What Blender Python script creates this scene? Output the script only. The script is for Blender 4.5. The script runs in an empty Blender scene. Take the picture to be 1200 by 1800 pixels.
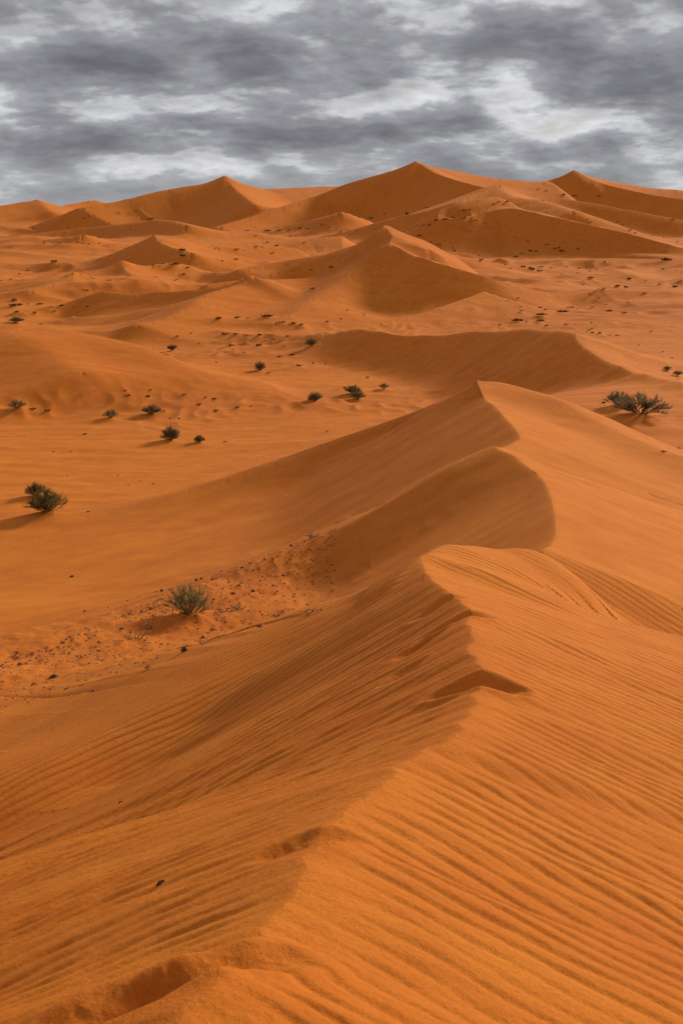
import bpy, bmesh, math, random
import numpy as np
from mathutils import Vector, Matrix

scene = bpy.context.scene
rad = math.radians

# ------------------------------------------------------------------ camera
EYE = 14.0                       # eye height over the datum (the valley floor is near 1.5)
PITCH = rad(13.2)
F_PX = 2170.0                    # focal length for an 1800 px tall frame
cam_d = bpy.data.cameras.new('camera')
cam = bpy.data.objects.new('camera', cam_d)
scene.collection.objects.link(cam)
cam.location = (0, 0, EYE)
cam.rotation_euler = (rad(90) - PITCH, 0, 0)
cam_d.sensor_fit = 'VERTICAL'
cam_d.sensor_height = 36.0
cam_d.lens = F_PX / 1800 * 36.0
cam_d.clip_start = 0.05
cam_d.clip_end = 20000
cam_d.dof.use_dof = True
cam_d.dof.focus_distance = 16.0
cam_d.dof.aperture_fstop = 16.0
scene.camera = cam

# ------------------------------------------------------------------ sky and sun
SUN_EL, SUN_AZ = rad(24), rad(44)        # azimuth clockwise from the view direction (+Y)
world = bpy.data.worlds.new('World')
scene.world = world
world.use_nodes = True


def build_world():
    nt = world.node_tree
    nt.nodes.clear()
    N, L = nt.nodes, nt.links

    def math_node(op, a, b=None, clamp=False):
        n = N.new('ShaderNodeMath'); n.operation = op; n.use_clamp = clamp
        for i, v in enumerate((a, b)):
            if v is None:
                continue
            if isinstance(v, (int, float)):
                n.inputs[i].default_value = v
            else:
                L.new(v, n.inputs[i])
        return n.outputs[0]

    def ramp(v, a, b, smooth=True):
        n = N.new('ShaderNodeMapRange')
        n.interpolation_type = 'SMOOTHSTEP' if smooth else 'LINEAR'
        n.inputs[1].default_value = a; n.inputs[2].default_value = b
        L.new(v, n.inputs[0])
        return n.outputs[0]

    def mix(f, a, b):
        n = N.new('ShaderNodeMix'); n.data_type = 'RGBA'
        if isinstance(f, (int, float)):
            n.inputs[0].default_value = f
        else:
            L.new(f, n.inputs[0])
        for i, v in ((6, a), (7, b)):
            if isinstance(v, tuple):
                n.inputs[i].default_value = (*v, 1)
            else:
                L.new(v, n.inputs[i])
        return n.outputs[2]

    sky = N.new('ShaderNodeTexSky')
    sky.sky_type = 'NISHITA'; sky.sun_disc = False
    sky.sun_elevation = SUN_EL; sky.sun_rotation = SUN_AZ
    sky.air_density = 1.3; sky.dust_density = 3.0
    dim = N.new('ShaderNodeVectorMath'); dim.operation = 'SCALE'
    L.new(sky.outputs[0], dim.inputs[0]); dim.inputs['Scale'].default_value = 0.11

    geo = N.new('ShaderNodeTexCoord')
    sep = N.new('ShaderNodeSeparateXYZ'); L.new(geo.outputs['Generated'], sep.inputs[0])
    x, y, z = sep.outputs
    zz = math_node('MAXIMUM', z, 0.0)
    den = math_node('ADD', zz, 0.25)          # a cloud deck with thickness, seen from below
    px = math_node('DIVIDE', x, den)
    py = math_node('DIVIDE', y, den)
    comb = N.new('ShaderNodeCombineXYZ'); L.new(px, comb.inputs[0]); L.new(py, comb.inputs[1])

    def noise(vec_off, scale, detail, rough, dist=0.0):
        m = N.new('ShaderNodeMapping'); m.inputs['Location'].default_value = vec_off
        L.new(comb.outputs[0], m.inputs[0])
        n = N.new('ShaderNodeTexNoise'); n.noise_dimensions = '3D'
        n.inputs['Scale'].default_value = scale
        n.inputs['Detail'].default_value = detail
        n.inputs['Roughness'].default_value = rough
        n.inputs['Distortion'].default_value = dist
        L.new(m.outputs[0], n.inputs[0])
        return n.outputs[0]
    O = CLOUD_OFF
    big = noise((O[0], O[1], 0.3), 2.0, 1.5, 0.4)
    mid = noise((O[0] + 3.1, O[1] + 1.7, 1.1), 5.2, 9, 0.55, 0.0)
    fine = noise((O[0] + 7.1, O[1] + 2.7, 2.1), 16.0, 5, 0.55, 0.0)
    dens = math_node('ADD', math_node('MULTIPLY', big, 0.52), math_node('ADD', math_node('MULTIPLY', mid, 0.78), math_node('MULTIPLY', fine, 0.12)))
    # cloud streets: the deck is combed into rows across the view
    row = math_node('ADD', py, math_node('MULTIPLY', math_node('ADD', big, math_node('MULTIPLY', px, 0.25)), 0.35))
    row = math_node('COSINE', math_node('MULTIPLY', math_node('SUBTRACT', row, 2.82), 2 * math.pi / 0.53))
    dens = math_node('ADD', dens, math_node('MULTIPLY', row, STREET))
    # the same cloud a little nearer to the sun: its difference is the lit relief
    s = 0.045
    dx, dy = s * math.sin(SUN_AZ), s * 2.0 * math.cos(SUN_AZ)
    mid2 = noise((O[0] + 3.1 - dx, O[1] + 1.7 - dy, 1.1), 5.2, 6, 0.55, 0.0)
    relief = math_node('SUBTRACT', mid, mid2)
    cover = ramp(dens, 0.59, 0.71)
    core = ramp(dens, 0.665, 0.86)
    col = mix(core, mix(cover, (0.67, 0.675, 0.695), (0.325, 0.328, 0.352)), (0.165, 0.166, 0.186))
    lit = math_node('ADD', math_node('MULTIPLY', relief, 1.6), 1.0)
    sc = N.new('ShaderNodeVectorMath'); sc.operation = 'SCALE'
    L.new(col, sc.inputs[0]); L.new(lit, sc.inputs['Scale'])
    low = ramp(zz, 0.075, 0.0)                 # thin bright air under the far edge of the cloud deck
    scm = mix(math_node('MULTIPLY', low, 0.45), sc.outputs[0], (0.50, 0.505, 0.52))
    gap = ramp(dens, 0.62, 0.48)
    col2 = mix(math_node('MULTIPLY', gap, 0.07), scm, dim.outputs[0])
    bg = N.new('ShaderNodeBackground'); bg.inputs[1].default_value = 1.0
    L.new(col2, bg.inputs[0])
    out = N.new('ShaderNodeOutputWorld'); L.new(bg.outputs[0], out.inputs[0])


CLOUD_OFF = (6.88, 13.87)
STREET = 0.045
build_world()

sun_d = bpy.data.lights.new('sun', 'SUN')
sun_d.energy = 3.9
sun_d.angle = rad(8)
sun_d.color = (1.0, 0.93, 0.72)
sun = bpy.data.objects.new('sun', sun_d)
scene.collection.objects.link(sun)
to_sun = Vector((math.sin(SUN_AZ) * math.cos(SUN_EL), math.cos(SUN_AZ) * math.cos(SUN_EL), math.sin(SUN_EL)))
sun.rotation_euler = to_sun.to_track_quat('Z', 'Y').to_euler()

vs = scene.view_settings
vs.view_transform = 'Standard'; vs.look = 'None'; vs.exposure = 0.0; vs.gamma = 1.0
vs.use_curve_mapping = False

# ------------------------------------------------------------------ measuring helpers
CP, SP = math.cos(PITCH), math.sin(PITCH)


def ray(u, v):
    a, b = (u - 600) / F_PX, (900 - v) / F_PX
    return a, CP + b * SP, -SP + b * CP


def at(u, v, Y):
    """A point of the terrain, eye-relative: bearing and dip as surveyed, Y metres ahead."""
    dx, dy, dz = ray(u, v)
    k = Y / dy
    return (dx * k, Y, dz * k)


# --- 2D gradient noise
_rng = np.random.RandomState(7)
_perm = _rng.permutation(256)
_perm = np.concatenate([_perm, _perm])
_ga = _rng.rand(256) * 2 * np.pi
_gx, _gy = np.cos(_ga).astype(np.float32), np.sin(_ga).astype(np.float32)


def pnoise(x, y, seed=0):
    x = x + seed * 17.13; y = y + seed * 31.77
    xi = np.floor(x).astype(np.int64); yi = np.floor(y).astype(np.int64)
    fx = (x - xi).astype(np.float32); fy = (y - yi).astype(np.float32)
    u = fx * fx * fx * (fx * (fx * 6 - 15) + 10)
    v = fy * fy * fy * (fy * (fy * 6 - 15) + 10)
    xi &= 255; yi &= 255

    def g(ix, iy, dx, dy):
        h = _perm[_perm[ix & 255] + (iy & 255)]
        return _gx[h] * dx + _gy[h] * dy
    a = g(xi, yi, fx, fy); b = g(xi + 1, yi, fx - 1, fy)
    c = g(xi, yi + 1, fx, fy - 1); d = g(xi + 1, yi + 1, fx - 1, fy - 1)
    return (a + u * (b - a)) + v * ((c + u * (d - c)) - (a + u * (b - a)))


def fbm(x, y, octv=4, seed=0, gain=0.5):
    s, a, f = 0, 1.0, 1.0
    for i in range(octv):
        s = s + a * pnoise(x * f, y * f, seed + i)
        a *= gain; f *= 2.03
    return s


def sstep(x, a, b):
    t = np.clip((x - a) / (b - a), 0, 1)
    return t * t * (3 - 2 * t)


# ------------------------------------------------------------------ the dunes
# every ridge: crest points (bearing, dip, metres ahead), slope / rounding on its left and right hand
# when walking along it
RIDGES = []


def ridge(pts, mL, mR, rL=0.0, rR=0.0, LL=0, LR=0, k=0.5, end=.45, tag=None, sub=2):
    P = np.array([at(*p) if not isinstance(p[0], str) else p[1:] for p in pts], dtype=float)
    n = len(P)
    co = []
    for i in range(n - 1):
        p0 = P[max(i - 1, 0)]; p1 = P[i]; p2 = P[i + 1]; p3 = P[min(i + 2, n - 1)]
        co.append((p1, .5 * (p2 - p0), .5 * (2 * p0 - 5 * p1 + 4 * p2 - p3), .5 * (-p0 + 3 * p1 - 3 * p2 + p3)))
    K = np.array(co)                                  # (segments, power, xyz)
    C = np.array([K[i, 0] + K[i, 1] * t + K[i, 2] * t * t + K[i, 3] * t ** 3 for i in range(n - 1) for t in np.arange(sub) / sub] + [P[-1]])
    RIDGES.append(dict(C=C, K=K, sub=sub, mL=mL, mR=mR, rL=rL, rR=rR, LL=LL, LR=LR, k=k, end=end, tag=tag))


# -- the dune under the camera
ridge([('w', 0.2, -30, -6.0), ('w', -0.5, -8, -2.2), ('w', -0.6, -2, -1.68), ('w', -0.52, 0.5, -1.62), (330, 1800, 2.35), (450, 1640, 3.05),
       (525, 1530, 3.6), (590, 1450, 4.15), (690, 1365, 4.9), (800, 1288, 5.8), (842, 1238, 6.55), (842, 1180, 7.4), (828, 1105, 8.7),
       (800, 1050, 10.0), (745, 1012, 11.1), (735, 988, 11.9)], [.42] * 9 + [.44, .47, .50, .54, .58, .62, .66], .33, .02, .05, k=.12, tag='near')
ridge([(742, 982, 12.1), (770, 964, 12.7), (800, 957, 13.1), (870, 965, 13.6), (955, 975, 14.0), ('w', 3.3, 14.5, -4.7), ('w', 5.0, 15.6, -6.2)],
      [.9, .8, .65, .45, .42, .42, .42], .34, .12, .5, k=.3, end=.5)
ridge([(735, 988, 11.9), (640, 1046, 12.2), (560, 1090, 12.0), (470, 1140, 11.7), (370, 1200, 11.2), (180, 1300, 10.4),
       (0, 1368, 9.8), (-300, 1450, 9.3)], .40, .38, .30, .35, k=.2, tag='nearspur')
# -- the second dune with the S-shaped crest
ridge([('w', 2.9, 12.4, -5.3), ('w', 2.65, 13.9, -4.75), (955, 980, 15.4), (968, 960, 16.3), (976, 935, 17.5), (969, 880, 20), (950, 840, 22.5), (905, 806, 24.6), (870, 796, 25.6), (905, 775, 27.3),
       (911, 762, 28.5), (870, 715, 33), (850, 699, 35.2), (836, 680, 37.6)], .55, .33, .03, .05, k=.25, tag='second')
ridge([(836, 679, 37.7), (868, 674, 37.5), (905, 681, 37.0), (960, 697, 36.2), (1010, 722, 35.1), (1080, 760, 33.5), (1200, 803, 31.5), (1400, 850, 30)],
      .42, .22, .6, 1.0, k=.5, end=1.3, tag='secondR')
ridge([(836, 680, 37.6), (760, 712, 38.5), (700, 735, 39), (600, 770, 39), (500, 805, 38.6), (400, 840, 37.8), (300, 872, 36.8),
       (200, 900, 35.8), (100, 922, 34.8), (0, 945, 33.8), (-200, 975, 32.5)], [.52, .50, .46, .40, .33, .26, .18, .12, .08, .06, .06], .42, .15, .5, k=.4)
ridge([(870, 796, 25.6), (800, 822, 25.3), (740, 855, 25.1), (680, 890, 25), (620, 922, 25), (560, 948, 24.8), (480, 982, 24.2), (380, 1028, 23),
       (200, 1098, 20.5), (0, 1178, 17.5), (-250, 1260, 15)], .24, .42, .15, .3, k=.6, tag='litter')
# -- the mid-distance dune on the right with the dark face
ridge([(1260, 690, 60), (1178, 677, 66), (1100, 650, 72), (1050, 628, 77), (1015, 600, 82), (1000, 585, 85), (920, 580, 93), (850, 582, 99), (770, 590, 104), (700, 590, 108),
       (625, 579, 114), (560, 590, 120), (500, 592, 127), (440, 590, 133), (380, 585, 139)], .62, .34, .1, .6, k=1.2)
# -- low left dune
ridge([(-300, 585, 100), (0, 572, 100), (60, 575, 100), (120, 582, 99), (200, 597, 97), (280, 622, 94), (350, 648, 92), (400, 660, 92), (450, 665, 93)],
      .50, .30, .5, 3.0, k=1.2)
ridge([(0, 585, 97), (60, 600, 93.5), (115, 635, 89), (150, 655, 86)], .25, .26, 2.0, 2.0, k=1.5)
# -- pale tongue
ridge([(850, 513, 150), (790, 538, 144), (740, 557, 139), (690, 567, 135), (625, 576, 131), (560, 586, 127)], .28, .5, .6, .2, k=1.0)
# -- the central dune
ridge([(1290, 545, 168), (1180, 534, 168), (1060, 520, 168), (980, 515, 165), (900, 502, 162), (850, 486, 162), (760, 460, 165), (715, 446, 170), (684, 432, 174), (689, 415, 178), (677, 400, 184)],
      .60, .33, .1, .6, k=1.2)
ridge([(677, 400, 184), (640, 425, 186), (560, 450, 188), (500, 470, 187), (440, 489, 183), (360, 500, 180)], .52, .38, .8, .5, k=1.5)
ridge([(684, 434, 173), (640, 462, 170), (600, 490, 165), (560, 520, 158), (515, 552, 149), (480, 575, 143)], .42, .42, 2, 2, k=1.5)
ridge([(440, 490, 167), (400, 500, 170), (300, 513, 176), (220, 516, 180), (180, 513, 183), (150, 522, 184), (100, 540, 182), (40, 556, 178)], .60, .33, .3, .8, k=1.2)
ridge([(440, 490, 167), (500, 491, 171), (560, 487, 175), (620, 474, 179)], .33, .30, .6, .8, k=1.2)
ridge([(440, 490, 167), (415, 501, 164), (365, 518, 157), (335, 535, 150), (290, 560, 143), (240, 573, 139)], .28, .38, 1.5, .8, k=1.5)
# -- small dunes left of the middle
ridge([(340, 445, 275), (300, 434, 283), (278, 424, 290), (272, 418, 294)], .58, .26, .3, 1.5, k=2)
ridge([(272, 418, 294), (240, 432, 299), (200, 447, 304), (150, 460, 306), (90, 468, 304)], .58, .3, .6, 1, k=1.5)
ridge([(272, 418, 294), (310, 421, 300), (360, 428, 306), (420, 430, 312), (520, 436, 320)], .3, .36, 1, 1, k=2)
ridge([(133, 500, 213), (130, 490, 219), (131, 484, 223)], .58, .28, .3, 1.0, k=1.2)
ridge([(131, 484, 223), (160, 487, 226), (210, 486, 228), (270, 490, 228)], .3, .33, .8, 1, k=1.5)
ridge([(131, 484, 223), (100, 499, 214), (50, 510, 205)], .45, .3, .8, 1, k=1.5)
ridge([(232, 482, 232), (220, 472, 240), (215, 462, 247)], .55, .28, .3, 1.0, k=1.2)
ridge([(215, 462, 247), (250, 468, 249), (300, 462, 252), (340, 468, 252)], .3, .33, .8, 1, k=1.5)
ridge([(215, 462, 247), (180, 472, 244), (100, 482, 240)], .45, .3, .8, 1, k=1.5)
ridge([(600, 444, 236), (540, 452, 240), (480, 462, 240), (420, 474, 236)], .5, .25, .5, 1.0, k=1.5)
# -- right of the middle
ridge([(1140, 503, 220), (1110, 491, 227), (1090, 482, 234), (1075, 476, 240)], .5, .22, .3, 1, k=1.2)
ridge([(1075, 476, 240), (1120, 479, 246), (1200, 476, 250)], .3, .33, 1, 1, k=1.5)
ridge([(1075, 476, 240), (1040, 485, 238), (990, 492, 235)], .22, .3, 1, 1, k=1.5)
ridge([(1250, 500, 200), (1130, 512, 195), (1060, 508, 196), (980, 500, 200), (920, 488, 205), (860, 468, 215)], .2, .2, 1, 1, k=2)
# -- the big far dunes
ridge([(772, 390, 343), (770, 376, 348), (780, 366, 352), (830, 352, 356), (870, 345, 360)], .55, .28, .3, 1, k=2)
ridge([(775, 388, 342), (815, 384, 342), (860, 372, 346), (900, 366, 345), (975, 382, 335), (1050, 398, 328), (1125, 416, 320), (1200, 436, 312), (1320, 458, 305)],
      .14, .60, 2, .2, k=1.5)
ridge([(800, 357, 450), (850, 338, 470), (875, 328, 480), (920, 338, 480), (970, 346, 475), (1035, 356, 465), (1100, 369, 455), (1150, 378, 445), (1250, 398, 430)],
      .28, .48, 2, .6, k=2)
ridge([(875, 328, 480), (900, 345, 440), (945, 352, 425), (1010, 372, 390)], .33, .36, 2, 2, k=3)
ridge([(872, 334, 640), (830, 325, 655), (780, 310, 680), (748, 297, 697), (730, 287, 705)], .60, .36, .4, 3, k=4)
ridge([(730, 287, 705), (760, 293, 715), (800, 301, 725), (860, 312, 735), (920, 318, 745), (965, 319, 750)], .3, .42, 2, 3, k=3)
ridge([(730, 287, 705), (700, 296, 708), (650, 311, 712), (600, 327, 712), (550, 346, 708), (500, 362, 690), (440, 382, 665), (380, 398, 640)],
      .52, .3, 2, 3, k=3)
ridge([(1250, 358, 810), (1150, 343, 850), (1080, 328, 880), (1035, 316, 895), (1008, 303, 905)], .60, .36, .5, 3, k=4)
ridge([(1008, 303, 905), (1050, 314, 915), (1100, 323, 925), (1150, 331, 930), (1250, 338, 935)], .3, .42, 2, 3, k=3)
ridge([(1008, 303, 905), (980, 312, 903), (955, 319, 900), (900, 332, 870)], .5, .3, 4, 3, k=5)
ridge([(450, 360, 700), (420, 338, 755), (395, 313, 800)], .52, .34, .6, 3, k=4)
ridge([(395, 313, 800), (430, 326, 806), (480, 338, 810), (545, 350, 812)], .3, .40, 3, 3, k=3)
ridge([(395, 313, 800), (350, 324, 800), (300, 332, 798), (250, 343, 790), (200, 355, 780), (140, 365, 760)], .4, .3, 3, 3, k=5)
ridge([(330, 396, 500), (290, 386, 530), (240, 390, 555), (170, 398, 575), (100, 406, 585), (20, 412, 590)], .55, .25, 1, 2, k=3)
ridge([(150, 412, 430), (95, 420, 440), (30, 432, 445), (-40, 440, 440)], .5, .25, 1, 2, k=2)
ridge([(600, 372, 560), (540, 388, 575), (470, 400, 580), (400, 404, 570)], .5, .25, 1, 2, k=2)
ridge([(1240, 452, 270), (1150, 462, 280), (1060, 470, 288), (980, 478, 290)], .5, .25, 1, 2, k=2)
ridge([(760, 440, 250), (700, 440, 262), (630, 446, 268)], .5, .25, 1, 2, k=2)
ridge([(1230, 545, 148), (1150, 552, 152), (1080, 562, 152), (1020, 572, 148)], .4, .2, .6, 2, k=1.5)
ridge([(90, 372, 850), (66, 354, 905)], .32, .25, 1, 4, k=4)
ridge([(66, 354, 905), (40, 356, 900), (0, 362, 890), (-80, 368, 880)], .2, .3, 3, 3, k=4)
ridge([(66, 354, 905), (95, 363, 910), (130, 358, 940), (165, 352, 960), (190, 357, 965), (240, 360, 970)], .3, .36, 3, 3, k=3)
ridge([(600, 415, 400), (540, 420, 400), (470, 425, 395), (410, 433, 380)], .2, .2, 2, 2, k=3)

FLOOR = [at(*p) for p in [
    (330, 1092, 20), (100, 1150, 18), (0, 1200, 15.5), (450, 1060, 21), (300, 1188, 13.8), (0, 1258, 13.2), (-300, 1258, 13.2),
    (300, 960, 32), (130, 1013, 29), (0, 1000, 30), (0, 1100, 24), (400, 985, 29.5), (0, 960, 32.5), (500, 960, 31), (-300, 1000, 31), (640, 935, 30), (720, 880, 31.5),
    (85, 905, 50), (300, 780, 70), (265, 735, 80), (600, 700, 88), (624, 705, 86), (455, 655, 105), (547, 610, 118), (300, 618, 130),
    (0, 740, 80), (0, 850, 58), (200, 850, 58), (-300, 800, 65), (1118, 770, 47), (1190, 790, 44), (1190, 700, 60), (1195, 640, 85), (1500, 700, 60),
    (1100, 600, 110), (1190, 560, 140), (950, 560, 140), (560, 585, 140), (350, 580, 150), (100, 568, 168), (200, 568, 172), (0, 525, 215), (300, 475, 330),
    (0, 450, 400), (0, 405, 1400), (150, 425, 640), (350, 418, 640), (1150, 510, 200), (1150, 470, 300), (900, 470, 290), (500, 412, 650), (1150, 396, 720), (700, 408, 620),
    (600, 330, 1600), (0, 365, 1600), (1200, 350, 1600), (-500, 500, 210), (1700, 500, 210), (-500, 380, 900), (1700, 380, 900)]]
FLOOR += [(6, 9, -6), (12, 12, -7), (9, 3, -6), (-7, 3, -6.0), (-10, 8, -6.2), (-6, -6, -6.5), (6, -6, -6.5), (0, -40, -10), (40, 0, -10), (-40, 0, -10),
          (0, 0, -4), (200, -200, -10), (-200, -200, -10), (18, 30, -8), (600, 0, -10), (-600, 0, -10), (0, -900, -8),
          (900, 3500, -2), (-900, 3500, -2), (0, 3500, -2), (-3500, 0, -2), (3500, 0, -2), (0, -3500, -2)]
FLOOR = np.array(FLOOR)


def smax(a, b, k):
    h = np.maximum(k - np.abs(a - b), 0) / k
    return np.maximum(a, b) + h * h * k * 0.25


def floor_z(x, y):
    r = np.sqrt(x * x + y * y) + .5
    q = np.log(r); az = np.arctan2(x, y)
    num = np.zeros_like(x); den = np.zeros_like(x)
    for fx, fy, fz in FLOOR:
        fr = math.hypot(fx, fy) + .5
        da = np.abs(az - math.atan2(fx, fy)); da = np.minimum(da, 2 * np.pi - da)
        w = 1.0 / ((q - math.log(fr)) ** 2 + (da * 1.3) ** 2 + .012) ** 2
        num += w * fz; den += w
    return num / den


def ridge_eval(R, x, y):
    """z of one ridge, the hand (1 = right) and the crest distance of every point."""
    C = R['C']
    A, T = C[:-1], np.diff(C, axis=0)
    l2 = (T[:, 0] ** 2 + T[:, 1] ** 2)
    zs, ws, ds = [], [], []

    def g(d, m, r, LL):
        q = d * d / (d + r) if r > 0 else d
        if LL:
            e = np.maximum(q - LL, 0)
            return m * q + .45 * e * e / (e + .5 * LL)
        return m * q
    f = np.float32
    for i in range(0, len(x), 60000):
        xs, ys = x[i:i + 60000, None], y[i:i + 60000, None]
        dx, dy = (xs - A[:, 0]).astype(f), (ys - A[:, 1]).astype(f)
        t = np.clip((dx * T[:, 0].astype(f) + dy * T[:, 1].astype(f)) / l2.astype(f), 0, 1)
        ex, ey = dx - t * T[:, 0].astype(f), dy - t * T[:, 1].astype(f)
        d = np.sqrt(ex * ex + ey * ey) + f(1e-6)
        j = d.argmin(1)
        n = np.arange(len(j))
        # where two stretches of crest compete, their heights blend
        hseg = A[:, 2].astype(f) + t * T[:, 2].astype(f)
        dmin = d[n, j]
        wt = np.exp((dmin[:, None] - d) / (.24 * dmin[:, None] + f(1e-4))) * np.sqrt(l2).astype(f)
        ml = float(np.sqrt(l2).mean())
        dh = ((wt * hseg).sum(1) / wt.sum(1) - hseg[n, j]) * sstep(dmin, .9 * ml, 3 * ml)
        dh = np.clip(dh, -.22 * dmin, .22 * dmin)
        sp = (j + t[n, j]) / R['sub']
        K = R['K']; ns = len(K)
        xs, ys = xs[:, 0], ys[:, 0]
        for it in range(4):                           # slide to the exact foot point on the smooth crest
            k = np.minimum(sp.astype(np.int64), ns - 1); u = (sp - k)[:, None]
            c0, c1, c2, c3 = (K[k, q] for q in range(4))
            P = c0 + u * (c1 + u * (c2 + u * c3))
            D1 = c1 + u * (2 * c2 + 3 * u * c3)
            ex, ey = xs - P[:, 0], ys - P[:, 1]
            t2 = D1[:, 0] ** 2 + D1[:, 1] ** 2
            if it == 3:
                break
            D2 = 2 * c2 + 6 * u * c3
            den = np.maximum(t2 - ex * D2[:, 0] - ey * D2[:, 1], .35 * t2)
            sp = np.clip(sp + np.clip((ex * D1[:, 0] + ey * D1[:, 1]) / den, -.5, .5), 0, ns - 1e-6)
        dm = np.sqrt(ex * ex + ey * ey) + 1e-6
        w = .5 - .5 * (D1[:, 0] * ey - D1[:, 1] * ex) / (np.sqrt(t2) * dm)
        w = np.clip(w, 0, 1)
        nose = 1 + .35 * (1 - np.abs(2 * w - 1))      # noses fall away more steeply
        past = np.maximum(np.abs(ex * D1[:, 0] + ey * D1[:, 1]) / np.sqrt(t2) * ((sp < 1e-5) | (sp > ns - 1e-5)) - .03 * dm, 0)
        mL = R['mL'] if not isinstance(R['mL'], list) else np.interp(sp, np.arange(ns + 1), R['mL'])
        zs.append(P[:, 2] + dh - R['end'] * past - nose * (w * g(dm, R['mR'], R['rR'], R['LR']) + (1 - w) * g(dm, mL, R['rL'], R['LL'])))
        ws.append(w); ds.append(dm)
    return np.concatenate(zs), np.concatenate(ws), np.concatenate(ds)


def terrain(x, y):
    x = np.asarray(x, dtype=np.float64); y = np.asarray(y, dtype=np.float64)
    r = np.hypot(x, y)
    fl = floor_z(x, y)
    z = np.full(x.shape, -60.0)
    side = np.full(x.shape, .5); dn = np.full(x.shape, 1e9)
    for i, R in enumerate(RIDGES):
        C = R['C']
        mm = max(min(R['mL'] if not isinstance(R['mL'], list) else min(R['mL']), R['mR']), .1)
        reach = (C[:, 2].max() - (-9.5 if C[:, 1].max() < 45 else -14)) / mm * 1.2 + 2
        m = ((x > C[:, 0].min() - reach) & (x < C[:, 0].max() + reach)
             & (y > C[:, 1].min() - reach) & (y < C[:, 1].max() + reach))
        if not m.any():
            continue
        xm, ym = x[m], y[m]
        if R['tag'] == 'near':
            # the crest of the near dunes frays into small ribs
            f_ = 1.0
            q = .97 * ym - .12 * np.abs(xm - .6)
            xm = xm + f_ * (.085 * pnoise(q * 1.5, xm * .25, 21) + .08 * pnoise(q * 4.2, xm * .4, 22) * sstep(ym, 14, 8)
                            + .018 * pnoise(q * 11, xm * .8, 23) * sstep(ym, 12, 6))
        zr, w, d = ridge_eval(R, xm, ym)
        if R['tag'] == 'secondR':
            zr = zr - 6 * np.clip(1 - 2 * side[m], 0, 1)          # only the right flank of the second dune
        zm = z[m]
        z[m] = smax(zm, zr, R['k'])
        if R['tag'] in ('near', 'second'):
            dd = dn[m]; sd = side[m]; c = (d < dd) & (True if R['tag'] == 'near' else ym > 14.0)
            sd[c] = w[c]; dd[c] = d[c]; side[m] = sd; dn[m] = dd
    z = smax(fl, z, np.clip(.014 * r, .3, 5.0))              # the dunes run out softly onto the floors
    return z, side, dn, z - fl


def ground_at(pix, lo=2.0, hi=60.0, n=200):
    """Where the sight line of each pixel meets the bare dunes (eye-relative)."""
    D = np.array([ray(*p) for p in pix])
    ts = np.geomspace(lo, hi, n)
    X = D[:, 0:1] * ts; Y = D[:, 1:2] * ts; Z = D[:, 2:3] * ts
    zt = terrain(X.ravel(), Y.ravel())[0].reshape(X.shape)
    below = Z < zt
    out = []
    for i in range(len(D)):
        j = np.argmax(below[i])
        if not below[i].any() or j == 0:
            out.append(None); continue
        a = Z[i, j - 1] - zt[i, j - 1]; b = Z[i, j] - zt[i, j]
        t = ts[j - 1] + (ts[j] - ts[j - 1]) * a / (a - b)
        out.append((D[i, 0] * t, D[i, 1] * t, D[i, 2] * t))
    return out


# ------------------------------------------------------------------ small relief
MOUNDS = []      # (x, y, radius, height, tail): sand gathered round plants, tail drifting to the lee
HOLLOWS = []     # (x, y, heading, length, width, depth): footprints and slumps on the near dune


def zones(x, y):
    """How hummocky the ground is: the floors between the dunes where plants hold the sand."""
    d = np.zeros_like(x)
    for u, v, Y, ru, ry, a in [(330, 705, 84, 22, 7, 1.0), (480, 610, 122, 34, 14, .8), (1000, 560, 140, 50, 22, .7), (1050, 505, 200, 60, 18, .8), (330, 460, 300, 60, 60, .8),
                               (1190, 745, 52, 9, 6, .8), (840, 430, 290, 50, 60, .7), (150, 505, 215, 45, 20, .5), (300, 385, 620, 90, 120, .8), (450, 425, 420, 60, 60, .8)]:
        px, py, pz = at(u, v, Y)
        d = np.maximum(d, a * np.exp(-((x - px) / ru) ** 2 - ((y - py) / ry) ** 2))
    return d


LITTER = (at(-60, 1195, 16.6), at(440, 1010, 23.0))


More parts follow.
